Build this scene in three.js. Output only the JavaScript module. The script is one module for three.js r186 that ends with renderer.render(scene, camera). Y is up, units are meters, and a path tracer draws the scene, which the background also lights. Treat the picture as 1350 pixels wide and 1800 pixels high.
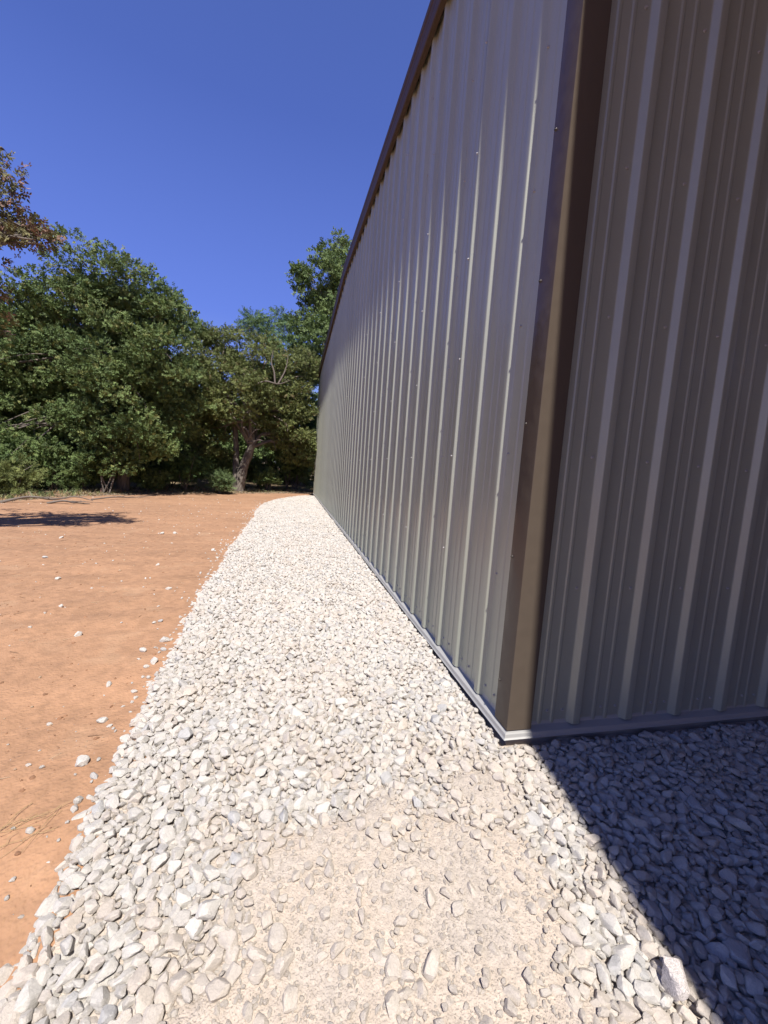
import * as THREE from 'three';
import { mergeGeometries, mergeVertices, toCreasedNormals } from 'three/addons/utils/BufferGeometryUtils.js';

// World used below: X to the right, Y up, Z forward along the long wall; three's z is -Z.
// ---------------------------------------------------------------- camera, sky, sun, exposure
const scene = new THREE.Scene();
const EYE = 1.2;
const camera = new THREE.PerspectiveCamera(2 * Math.atan(900 / 720) * 180 / Math.PI, 768 / 1024, 0.05, 2000);
{
  const yaw = 0.2331, pitch = 0.1027, roll = 0.0685;
  const cy = Math.cos(yaw), sy = Math.sin(yaw), cp = Math.cos(pitch), sp = Math.sin(pitch);
  const right = new THREE.Vector3(cy, 0, sy), up = new THREE.Vector3(sy * sp, cp, -cy * sp), fwd = new THREE.Vector3(sy * cp, -sp, -cy * cp);
  const r2 = right.clone().multiplyScalar(Math.cos(roll)).addScaledVector(up, Math.sin(roll));
  const u2 = up.clone().multiplyScalar(Math.cos(roll)).addScaledVector(right, -Math.sin(roll));
  camera.quaternion.setFromRotationMatrix(new THREE.Matrix4().makeBasis(r2, u2, fwd.clone().negate()));
  camera.position.set(0, EYE, 0);
  camera.updateMatrixWorld();
}
const EXPOSURE = 1.6;
{ // clear deep-blue sky, paler toward the horizon all round
  const w = 64, h = 256, a = new Float32Array(w * h * 4);
  const stops = [[-1, [0.30, 0.27, 0.24]], [-0.02, [0.38, 0.38, 0.40]], [0.0, [0.50, 0.54, 0.62]], [0.1, [0.25, 0.36, 0.76]], [0.3, [0.128, 0.215, 0.68]], [0.6, [0.072, 0.128, 0.44]], [1, [0.052, 0.09, 0.27]]];
  for (let j = 0; j < h; j++) {
    const s = Math.sin((j + 0.5) / h * Math.PI - Math.PI / 2);
    let k = 0; while (k < stops.length - 2 && s > stops[k + 1][0]) k++;
    const f = Math.min(1, Math.max(0, (s - stops[k][0]) / (stops[k + 1][0] - stops[k][0])));
    for (let i = 0; i < w; i++) {
      const o = (j * w + i) * 4;
      for (let c = 0; c < 3; c++) a[o + c] = 0.74 * (stops[k][1][c] + (stops[k + 1][1][c] - stops[k][1][c]) * f);
      a[o + 3] = 1;
    }
  }
  const sky = new THREE.DataTexture(a, w, h, THREE.RGBAFormat, THREE.FloatType);
  sky.mapping = THREE.EquirectangularReflectionMapping; sky.magFilter = THREE.LinearFilter; sky.minFilter = THREE.LinearFilter; sky.wrapS = THREE.RepeatWrapping; sky.needsUpdate = true;
  scene.background = sky; scene.environment = sky;
}
const SUN = new THREE.Vector3(-0.036, 1, 0.62).normalize();
const sun = new THREE.DirectionalLight(new THREE.Color().setRGB(1, 0.95, 0.89), 4.8);
sun.position.copy(SUN).multiplyScalar(60).add(new THREE.Vector3(-2, 0, -8));
sun.target.position.set(-2, 0, -8);
sun.castShadow = true; sun.shadow.radius = 1; sun.shadow.mapSize.set(4096, 4096);
Object.assign(sun.shadow.camera, { left: -25, right: 25, top: 25, bottom: -25, near: 1, far: 120 });
scene.add(sun, sun.target);
const renderer = new THREE.WebGLRenderer({ antialias: true });
renderer.toneMapping = THREE.LinearToneMapping;
renderer.toneMappingExposure = EXPOSURE;
renderer.shadowMap.enabled = true;

// ---------------------------------------------------------------- helpers
function rng(seed) { let s = seed >>> 0; return () => { s = (s + 0x6D2B79F5) | 0; let t = Math.imul(s ^ (s >>> 15), 1 | s); t = (t + Math.imul(t ^ (t >>> 7), 61 | t)) ^ t; return ((t ^ (t >>> 14)) >>> 0) / 4294967296; }; }
const V = (X, Y, Z) => new THREE.Vector3(X, Y, -Z);
const lerp = (a, b, t) => a + (b - a) * t, clamp = (x, a = 0, b = 1) => Math.min(b, Math.max(a, x));
const smooth = (a, b, x) => { const t = clamp((x - a) / (b - a)); return t * t * (3 - 2 * t); };
function hash2(i, j, s) { let n = Math.imul(i, 374761393) + Math.imul(j, 668265263) + Math.imul(s, 1274126177); n = Math.imul(n ^ (n >>> 13), 1274126177); return ((n ^ (n >>> 16)) >>> 0) / 4294967296; }
function vnoise(x, y, s, px = 0, py = 0) { // value noise, tiling with period px, py cells if given
  let i = Math.floor(x), j = Math.floor(y); const fx = x - i, fy = y - j, u = fx * fx * (3 - 2 * fx), v = fy * fy * (3 - 2 * fy);
  const m = (a, p) => p ? ((a % p) + p) % p : a;
  const h = (a, b) => hash2(m(a, px), m(b, py), s);
  return lerp(lerp(h(i, j), h(i + 1, j), u), lerp(h(i, j + 1), h(i + 1, j + 1), u), v);
}
function fbm(x, y, s, oct = 4, px = 0, py = 0) { let a = 0, w = 0.5, n = 0; for (let o = 0; o < oct; o++) { a += w * vnoise(x, y, s + o, px, py); n += w; x *= 2; y *= 2; px *= 2; py *= 2; w *= 0.5; } return a / n; }
function texture(size, srgb, fn, sizeY = size) {
  const a = new Uint8Array(size * sizeY * 4);
  for (let j = 0; j < sizeY; j++) for (let i = 0; i < size; i++) {
    const c = fn(i / size, j / sizeY), o = (j * size + i) * 4;
    for (let k = 0; k < 3; k++) { let v = c[k]; if (srgb) v = v <= 0.0031308 ? v * 12.92 : 1.055 * Math.pow(v, 1 / 2.4) - 0.055; a[o + k] = clamp(v) * 255; }
    a[o + 3] = 255;
  }
  const t = new THREE.DataTexture(a, size, sizeY);
  t.wrapS = t.wrapT = THREE.RepeatWrapping; t.magFilter = THREE.LinearFilter; t.minFilter = THREE.LinearMipmapLinearFilter; t.generateMipmaps = true;
  if (srgb) t.colorSpace = THREE.SRGBColorSpace;
  t.needsUpdate = true; return t;
}
const taken = new Map();
function numbered(name) { const n = taken.get(name) || 0; taken.set(name, n + 1); return n ? `${name}_${String(n).padStart(3, '0')}` : name; }
function mesh(name, g, m, parent = scene) { const o = new THREE.Mesh(g, m); o.name = parent === scene ? numbered(name) : name; o.castShadow = o.receiveShadow = true; parent.add(o); return o; }
function tag(o, label, category, group) { o.userData.label = label; o.userData.category = category; if (group) o.userData.group = group; return o; }
function structure(o) { o.userData.kind = 'structure'; return o; }
function thing(name, pos, label, category, group) { const o = new THREE.Group(); o.name = numbered(name); o.position.copy(pos); scene.add(o); return tag(o, label, category, group); }
function geo(pos, nor, uv, idx) {
  const g = new THREE.BufferGeometry();
  g.setAttribute('position', new THREE.Float32BufferAttribute(pos, 3));
  if (nor) g.setAttribute('normal', new THREE.Float32BufferAttribute(nor, 3));
  if (uv) g.setAttribute('uv', new THREE.Float32BufferAttribute(uv, 2));
  g.setIndex(idx); if (!nor) g.computeVertexNormals();
  return g;
}
function fillet(pts, r) { // pts [[u, d, r?], ...] -> bends turned into short curves
  const out = [];
  pts.forEach((p, i) => {
    const rr = p[2] ?? r;
    if (!i || i === pts.length - 1 || rr <= 0) { out.push([p[0], p[1]]); return; }
    const a = pts[i - 1], b = pts[i + 1], la = Math.hypot(a[0] - p[0], a[1] - p[1]), lb = Math.hypot(b[0] - p[0], b[1] - p[1]);
    const ra = Math.min(rr, la * 0.45), rb = Math.min(rr, lb * 0.45);
    const s = [p[0] + (a[0] - p[0]) / la * ra, p[1] + (a[1] - p[1]) / la * ra], e = [p[0] + (b[0] - p[0]) / lb * rb, p[1] + (b[1] - p[1]) / lb * rb];
    for (const t of [0, 0.33, 0.67, 1]) out.push([(1 - t) * (1 - t) * s[0] + 2 * t * (1 - t) * p[0] + t * t * e[0], (1 - t) * (1 - t) * s[1] + 2 * t * (1 - t) * p[1] + t * t * e[1]]);
  });
  return out;
}
// A bent sheet: profile of [u, d] points (d outward) swept between two ends. place(u, d, end) gives a point, turn(nu, nd) a normal.
function sheet(profile, place, turn, rows = 1) {
  const n = profile.length, seg = [];
  for (let i = 0; i < n - 1; i++) { const a = profile[i], b = profile[i + 1], l = Math.hypot(b[0] - a[0], b[1] - a[1]) || 1; seg.push([-(b[1] - a[1]) / l, (b[0] - a[0]) / l, l]); }
  const pos = [], nor = [], uv = [], idx = []; let arc = 0;
  const nrm = (i, which) => { const s = seg[which], o = seg[i]; return s; };
  for (let i = 0; i < n - 1; i++) {
    const s = seg[i], ends = [[profile[i], seg[i - 1]], [profile[i + 1], seg[i + 1]]];
    const base = pos.length / 3;
    ends.forEach(([p, q], k) => {
      let nu = s[0], nd = s[1];
      if (q && q[0] * nu + q[1] * nd > 0.86) { nu += q[0]; nd += q[1]; const l = Math.hypot(nu, nd); nu /= l; nd /= l; }
      const N = turn(nu, nd);
      for (let r = 0; r <= rows; r++) { const P = place(p[0], p[1], r / rows); pos.push(P.x, P.y, P.z); nor.push(N.x, N.y, N.z); uv.push(arc + (k ? s[2] : 0), P.w ?? P.y); }
    });
    arc += s[2];
    const A = new THREE.Vector3(), B = new THREE.Vector3(), C = new THREE.Vector3();
    A.fromArray(pos, base * 3); B.fromArray(pos, (base + rows + 1) * 3); C.fromArray(pos, (base + 1) * 3);
    const face = B.sub(A).cross(C.sub(A)), flip = face.dot(new THREE.Vector3().fromArray(nor, base * 3)) < 0;
    for (let r = 0; r < rows; r++) { const a = base + r, b = base + rows + 1 + r, c = b + 1, d = a + 1; flip ? idx.push(a, c, b, a, d, c) : idx.push(a, b, c, a, c, d); }
  }
  return geo(pos, nor, uv, idx);
}
function boxGeo(x0, x1, y0, y1, Z0, Z1) { const g = new THREE.BoxGeometry(x1 - x0, y1 - y0, Z1 - Z0); g.translate((x0 + x1) / 2, (y0 + y1) / 2, -(Z0 + Z1) / 2); return g; }
function tube(pts, radii, sides = 8, lump = 0, seed = 1) { // tapered, slightly lumpy limb through the points
  const curve = new THREE.CatmullRomCurve3(pts), n = Math.max(4, pts.length * 4), pos = [], uv = [], idx = [];
  const F = curve.computeFrenetFrames(n, false); let len = 0, prev = null;
  for (let i = 0; i <= n; i++) {
    const t = i / n, p = curve.getPoint(t), k = t * (radii.length - 1), a = Math.floor(Math.min(k, radii.length - 2)), r = lerp(radii[a], radii[a + 1], k - a);
    if (prev) len += p.distanceTo(prev); prev = p;
    for (let j = 0; j <= sides; j++) {
      const th = j / sides * Math.PI * 2, rr = r * (1 + lump * (vnoise((j % sides) * 0.8 + 5, i * 0.7, seed) - 0.5));
      const q = p.clone().addScaledVector(F.normals[i], Math.cos(th) * rr).addScaledVector(F.binormals[i], Math.sin(th) * rr);
      pos.push(q.x, q.y, q.z); uv.push(j / sides * Math.PI * 2 * r, len);
    }
  }
  for (let i = 0; i < n; i++) for (let j = 0; j < sides; j++) { const a = i * (sides + 1) + j, b = a + 1, c = a + sides + 1, d = c + 1; idx.push(a, b, c, b, d, c); }
  return geo(pos, null, uv, idx);
}

// ---------------------------------------------------------------- terrain shape
const gradeZ = Z => -0.17 * (1 - smooth(0.45, 1.75, Z));
const dirtY = (X, Z) => {
  const far = smooth(9, 40, Z) * 0.15 - smooth(30, 150, Math.hypot(X, Z)) * 0.3;
  let y = gradeZ(Z) - 0.045 + far;
  const detail = 1 - smooth(15, 25, Math.hypot(X, Z));
  y += detail * (0.05 * (fbm(X * 0.5 + 40, Z * 0.5 + 7, 11, 3) - 0.5) + 0.018 * (fbm(X * 3.1, Z * 1.1, 21, 3) - 0.5) + 0.02 * (fbm(X * 0.7 + Z * 0.5 + 3, Z * 4.5 - X * 1.6, 25, 2) - 0.5) + 0.008 * (fbm(X * 11, Z * 11, 31, 2) - 0.5));
  return y;
};
// left edge of the gravel strip and its rounded far end
const gravelLeft = Z => { const w = 0.05 * (fbm(Z * 1.7, 3.3, 51, 3) - 0.5) * 2; let x = -0.70 - 0.09 * smooth(1, 5, Z) + 0.02 * Math.sin(Z * 0.9) + w; if (Z > 11) x += 1.45 * Math.pow((Z - 11) / 5.7, 2.2); return x; };
const inGravel = (X, Z) => (X < 1.03 ? (Z < 16.6 && X > gravelLeft(Z)) : Z < 1.585);
// patch where fine crushed dust lies between and over the stones, near the corner of the building
const finesBlobs = [[0.22, 1.08, 0.42, 0.30], [0.62, 1.02, 0.36, 0.36], [0.80, 1.38, 0.17, 0.11], [0.05, 0.80, 0.5, 0.28], [0.62, 0.62, 0.45, 0.3], [0.40, 1.36, 0.10, 0.06]];
const fines = (X, Z) => { let m = 0; for (const [cx, cz, rx, rz] of finesBlobs) { const d = Math.hypot((X - cx) / rx, (Z - cz) / rz); m = Math.max(m, 1 - d); } return smooth(-0.12, 0.35, m + 0.5 * (fbm(X * 6, Z * 6, 61, 3) - 0.5)); };
const bedY = (X, Z) => gradeZ(Z) - 0.052 + 0.040 * fines(X, Z) + 0.025 * (fbm(X * 1.3, Z * 1.3, 71, 3) - 0.5) + 0.006 * (fbm(X * 14, Z * 14, 73, 3) - 0.5) - (X < 1.03 ? 0.05 * smooth(gravelLeft(Z) + 0.10, gravelLeft(Z) - 0.03, X) : 0);

// ---------------------------------------------------------------- materials
const dirtMap = texture(1536, true, (u, v) => {
  const a = fbm(u * 6, v * 6, 101, 5, 6, 6), b = fbm(u * 10, v * 48, 111, 3, 10, 48), c = fbm(u * 220, v * 220, 121, 3, 220, 220), d = fbm(u * 34, v * 34, 131, 4, 34, 34);
  let k = 0.80 + 0.20 * (a - 0.5) + 0.22 * (b - 0.5) + 0.34 * (c - 0.5);
  const pale = smooth(0.62, 0.80, d) * 0.25, dark = smooth(0.36, 0.22, d) * 0.1;
  return [lerp(0.415 * k, 0.42, pale) * (1 - dark), lerp(0.234 * k, 0.275, pale) * (1 - dark), lerp(0.132 * k, 0.17, pale) * (1 - dark)];
});
const grainBump = texture(512, false, (u, v) => { const a = fbm(u * 90, v * 90, 141, 3, 90, 90), b = fbm(u * 16, v * 16, 151, 3, 16, 16), k = clamp(0.6 * a + 0.5 * b - 0.05); return [k, k, k]; });
dirtMap.repeat.set(1 / 9, 1 / 9);
const dirtBump = grainBump.clone(); dirtBump.repeat.set(1 / 0.9, 1 / 0.9); dirtBump.needsUpdate = true;
const M = {};
M.dirt = new THREE.MeshStandardMaterial({ map: dirtMap, bumpMap: dirtBump, bumpScale: 0.008, roughness: 1 });
const finesMap = texture(1024, true, (u, v) => {
  const a = fbm(u * 10, v * 10, 201, 4, 10, 10), c = fbm(u * 150, v * 150, 211, 3, 150, 150), k = 0.85 + 0.2 * (a - 0.5) + 0.35 * (c - 0.5), t = smooth(0.4, 0.62, a);
  return [lerp(0.50, 0.50, t) * k, lerp(0.437, 0.425, t) * k, lerp(0.373, 0.352, t) * k];
});
finesMap.repeat.set(1 / 1.6, 1 / 1.6);
const finesBump = grainBump.clone(); finesBump.repeat.set(1 / 0.35, 1 / 0.35); finesBump.needsUpdate = true;
M.fines = new THREE.MeshStandardMaterial({ map: finesMap, bumpMap: finesBump, bumpScale: 0.007, roughness: 1 });
const stoneMap = texture(512, true, (u, v) => {
  const wx = fbm(u * 5, v * 5, 301, 3, 5, 5), vein = Math.abs(Math.sin((v * 8 + 3.2 * wx) * Math.PI)), a = fbm(u * 9, v * 9, 311, 4, 9, 9), c = fbm(u * 90, v * 90, 321, 3, 90, 90);
  const k = 0.93 + 0.22 * (a - 0.5) + 0.22 * (c - 0.5) - 0.14 * Math.pow(1 - vein, 3);
  return [0.95 * k, 0.95 * k, 0.95 * k];
});
stoneMap.repeat.set(8, 8);
const stoneBump = grainBump.clone(); stoneBump.repeat.set(7, 7); stoneBump.needsUpdate = true;
const stoneMat = (r, g, b) => new THREE.MeshStandardMaterial({ color: new THREE.Color().setRGB(r, g, b), map: stoneMap, bumpMap: stoneBump, bumpScale: 0.0022, roughness: 0.95 });
M.stone = stoneMat(1, 1, 1);
// painted metallic steel with slow waviness
const wave = texture(512, false, (u, v) => { const k = 0.5 + 0.9 * (fbm(u * 6, v * 3, 401, 2, 6, 3) - 0.5) ; return [k, k, k]; });
wave.repeat.set(1 / 1.2, 1 / 1.2);
const panelSpeck = texture(512, true, (u, v) => { const k = 0.95 + 0.06 * (fbm(u * 10, v * 7, 411, 3, 10, 7) - 0.5) + 0.05 * (fbm(u * 200, v * 200, 421, 2, 200, 200) - 0.5); return [k, k, k * 1.0]; });
panelSpeck.repeat.set(1 / 0.9, 1 / 0.9);
const panelMat = k => new THREE.MeshPhysicalMaterial({ color: new THREE.Color().setRGB(0.385 * k, 0.40 * k, 0.33 * k), map: panelSpeck, metalness: 0.4, roughness: 0.58, clearcoat: 0.5, clearcoatRoughness: 0.22, bumpMap: wave, bumpScale: 0.0016 });
M.panels = [panelMat(1), panelMat(0.97), panelMat(1.03)];
const trimWave = texture(512, false, (u, v) => { const k = 0.5 + 0.9 * (fbm(u * 8, v * 8, 431, 3, 8, 8) - 0.5); return [k, k, k]; }); trimWave.repeat.set(1, 1 / 1.1);
M.trim = new THREE.MeshPhysicalMaterial({ color: new THREE.Color().setRGB(0.092, 0.073, 0.056), metalness: 0.0, roughness: 0.22, specularIntensity: 0.28, bumpMap: trimWave, bumpScale: 0.006 });
M.rakeShaded = new THREE.MeshPhysicalMaterial({ color: new THREE.Color().setRGB(0.080, 0.054, 0.040), roughness: 0.5, specularIntensity: 0.2 });  // shade put into the colour: trim brown made darker and redder
M.baseTrim = new THREE.MeshPhysicalMaterial({ color: new THREE.Color().setRGB(0.38, 0.375, 0.36), metalness: 0.2, roughness: 0.45, bumpMap: trimWave, bumpScale: 0.002 });
M.screw = new THREE.MeshStandardMaterial({ color: new THREE.Color().setRGB(0.42, 0.41, 0.41), metalness: 0.4, roughness: 0.45 });
M.darkScrew = new THREE.MeshStandardMaterial({ color: new THREE.Color().setRGB(0.08, 0.07, 0.06), metalness: 0.4, roughness: 0.5 });
M.roof = new THREE.MeshPhysicalMaterial({ color: new THREE.Color().setRGB(0.30, 0.30, 0.31), metalness: 0.5, roughness: 0.45 });
M.soffit = new THREE.MeshStandardMaterial({ color: new THREE.Color().setRGB(0.24, 0.20, 0.17), roughness: 0.7 });
const slabMap = finesMap.clone(); slabMap.needsUpdate = true;
M.concrete = new THREE.MeshStandardMaterial({ color: new THREE.Color().setRGB(0.75, 0.76, 0.8), map: slabMap, roughness: 0.95 });

// ---------------------------------------------------------------- ground
{
  const axis = (coarseLo, lo, hi, step, coarseHi) => { const a = [...coarseLo]; for (let x = lo; x <= hi + 1e-6; x += step) a.push(x); a.push(...coarseHi); return a; };
  const xs = axis([-600, -200, -90, -45, -25, -16, -12, -9.5, -8, -7], -6.4, -0.3, 0.055, [0.2, 0.8, 1.3, 3, 6, 12, 25, 60, 200, 600]);
  const zs = axis([-600, -200, -80, -30, -12, -6, -3, -1.5], -0.6, 20, 0.07, [21, 22.5, 25, 28, 33, 40, 55, 80, 130, 250, 600]);
  const pos = [], uv = [], idx = [];
  for (const Z of zs) for (const X of xs) {
    let y = dirtY(X, Z); if (X > gravelLeft(Z) + 0.2) y -= 0.09; if (X > 1.1 && Z > -12 && Z < 20 && X < 12) y -= 0.25;
    pos.push(X, y, -Z); uv.push(X, Z);
  }
  const n = xs.length;
  for (let j = 0; j < zs.length - 1; j++) for (let i = 0; i < n - 1; i++) { const a = j * n + i, b = a + 1, c = a + n, d = c + 1; idx.push(a, b, d, a, d, c); }
  structure(mesh('ground', geo(pos, null, uv, idx), M.dirt));
}
// ---------------------------------------------------------------- gravel bed
const gravel = (() => {
  const pos = [], uv = [], idx = [], map = new Map(), st = 0.04;
  const vert = (i, j) => { const k = i * 10000 + j; if (!map.has(k)) { const X = i * st, Z = j * st; let x = Math.min(X, 4.6); if (x > 1.03 && Z > 1.62) x = 1.045; map.set(k, pos.length / 3); pos.push(x, bedY(x, Z), -Z); uv.push(x, Z); } return map.get(k); };
  for (let j = -50; j < 416; j++) for (let i = -26; i < 115; i++) {
    const X = (i + 0.5) * st, Z = (j + 0.5) * st;
    if (!(X < 1.045 ? X > gravelLeft(Z) - 0.02 && Z < 16.6 : Z < 1.64)) continue;
    const a = vert(i, j), b = vert(i + 1, j), c = vert(i, j + 1), d = vert(i + 1, j + 1); idx.push(a, b, d, a, d, c);
  }
  const g = mesh('gravel_bed', geo(pos, null, uv, idx), M.fines); structure(g);
  return g;
})();
// crushed stone: a ball cut by random planes, its ridges slightly worn
function stoneGeo(seed, detail, flat) {
  const R = rng(seed), planes = [];
  const sx = 1, sy = lerp(0.58, 0.82, R()) * flat, sz = lerp(0.58, 0.85, R());
  const N = 8 + Math.floor(R() * 5);
  for (let i = 0; i < N; i++) { const z = 2 * (i + 0.5) / N - 1 + (R() - 0.5) * 0.3, t = i * 2.39996 + (R() - 0.5) * 1.3, q = Math.sqrt(Math.max(0, 1 - z * z)); planes.push([new THREE.Vector3(q * Math.cos(t), z, q * Math.sin(t)).normalize(), lerp(0.60, 1.0, R())]); }
  let g = new THREE.IcosahedronGeometry(1, detail); g.deleteAttribute('uv'); g.deleteAttribute('normal'); g = mergeVertices(g, 1e-4);
  const p = g.attributes.position, v = new THREE.Vector3();
  for (let i = 0; i < p.count; i++) {
    v.fromBufferAttribute(p, i).normalize(); let acc = 0;
    for (const [n, d] of planes) { const c = n.dot(v); if (c > 0.05) acc += Math.pow(c / d, 60); }
    const r = Math.min(1.25, Math.pow(acc, -1 / 60)) * (1 + 0.06 * (vnoise(v.x * 3 + 9, v.y * 3 + v.z * 2.3 + 4, seed) - 0.5));
    p.setXYZ(i, v.x * r * sx, v.y * r * sy, v.z * r * sz);
  }
  g = toCreasedNormals(g, 0.45);
  const q = g.attributes.position, nn = g.attributes.normal, uv = []; const ox = R() * 5, oy = R() * 5;
  for (let i = 0; i < q.count; i += 3) {
    const ax = Math.abs(nn.getX(i)), ay = Math.abs(nn.getY(i)), az = Math.abs(nn.getZ(i));
    for (let k = 0; k < 3; k++) { const x = q.getX(i + k), y = q.getY(i + k), z = q.getZ(i + k); const [a, b] = ay >= ax && ay >= az ? [x, z] : ax >= az ? [z, y] : [x, y]; uv.push(a * 0.05 + ox, b * 0.05 + oy); }
  }
  g.setAttribute('uv', new THREE.Float32BufferAttribute(uv, 2));
  return mergeVertices(g, 1e-5);
}
const stoneShapes = []; for (let i = 0; i < 14; i++) stoneShapes.push(stoneGeo(1000 + i * 17, 3, lerp(0.85, 1.2, (i * 7 % 14) / 13)));
const stoneFar = []; for (let i = 0; i < 10; i++) stoneFar.push(stoneGeo(2000 + i * 13, 1, 1));
const stoneTint = (R, dusty) => { const k = lerp(0.525, 0.595, R()), t = R(); let c = [k, k * 0.945, k * 0.86]; if (t < 0.035) c = [k * 0.84, k * 0.82, k * 0.79]; else if (t < 0.2) c = [k * 1.0, k * 0.90, k * 0.79]; const d = dusty; return [lerp(c[0], 0.56, d), lerp(c[1], 0.492, d), lerp(c[2], 0.418, d)]; };
const stones = [];
// film of tan dust trodden into the stones around the patch, ragged at its edge
const dust = (X, Z) => smooth(0.42, 0.60, fbm(X * 5 + 3, Z * 5, 641, 3) - 0.22 * Math.max(0, Math.hypot((X - 0.55) / 0.9, (Z - 0.85) / 0.8) - 0.75) * 2 + 0.08);
{
  const R = rng(77);
  const place = (X, Z, size, lift, loose) => {
    const f = fines(X, Z);
    stones.push({ X, Z, size, y: bedY(X, Z) + lift, yaw: R() * Math.PI * 2, tx: (R() - 0.5) * (loose ?? lerp(1.0, 0.4, f)), tz: (R() - 0.5) * (loose ?? lerp(1.0, 0.4, f)), v: R(), c: stoneTint(R, Math.max(f * lerp(0.75, 1, R()), dust(X, Z) * lerp(0.3, 0.9, R()))), d: Math.hypot(X, EYE + 0.15, Z) });
  };
  // tight packing: large stones first, then smaller ones into the gaps, in two courses
  const pack = (sizes, lift0, lift1, tight) => {
    const cell = 0.062, grid = new Map(), key = (x, z) => Math.floor(x / cell) * 5000 + Math.floor(z / cell);
    for (const [s0, s1, per] of sizes) {
      for (const [xa, xb, za, zb] of [[-1.0, 1.04, -1.0, 16.6], [1.04, 4.3, -1.0, 1.58]]) {
        const n = Math.round((xb - xa) * (zb - za) * per);
        for (let i = 0; i < n; i++) {
          const x = lerp(xa, xb, R()), z = lerp(za, zb, R()), s = lerp(s0, s1, R()), f = fines(x, z);
          if (!inGravel(x, z) || (x > 1.03 - s * 0.9 && z > 1.6 - s)) continue;
          if (R() < f * (s > 0.019 ? 0.965 : 0.985)) continue;
          let ok = true;
          for (let a = -1; a <= 1 && ok; a++) for (let b = -1; b <= 1 && ok; b++) for (const q of grid.get(key(x + a * cell, z + b * cell)) || []) if (Math.hypot(q[0] - x, q[1] - z) < (q[2] + s) * tight) { ok = false; break; }
          if (!ok) continue;
          const k = key(x, z); if (!grid.has(k)) grid.set(k, []); grid.get(k).push([x, z, s]);
          place(x, z, s, lerp(lift0, lift1, R()) - f * 0.010);
        }
      }
    }
  };
  pack([[0.021, 0.027, 1400], [0.015, 0.021, 3400], [0.010, 0.015, 4600]], 0.000, 0.007, 0.64);
  pack([[0.032, 0.040, 24], [0.023, 0.031, 900], [0.017, 0.023, 3800], [0.012, 0.017, 6200], [0.008, 0.012, 6000]], 0.010, 0.024, 0.68);
  // stones that rolled a little way out of the edge
  for (let i = 0; i < 200; i++) { const Z = lerp(0.7, 15, Math.pow(R(), 1.5)), X = gravelLeft(Z) - Math.pow(R(), 3.2) * 0.2, s = lerp(0.008, 0.026, R() * R()); stones.push({ X, Z, size: s, y: dirtY(X, Z) + s * 0.25, yaw: R() * 6.28, tx: (R() - 0.5) * 0.6, tz: (R() - 0.5) * 0.6, v: R(), c: stoneTint(R, 0.1), d: Math.hypot(X, EYE, Z), dirt: true }); }
}
const mat4 = s => new THREE.Matrix4().compose(V(s.X, s.y, s.Z), new THREE.Quaternion().setFromEuler(new THREE.Euler(s.tx, s.yaw, s.tz, 'YXZ')), new THREE.Vector3(s.size, s.size, s.size));
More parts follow.
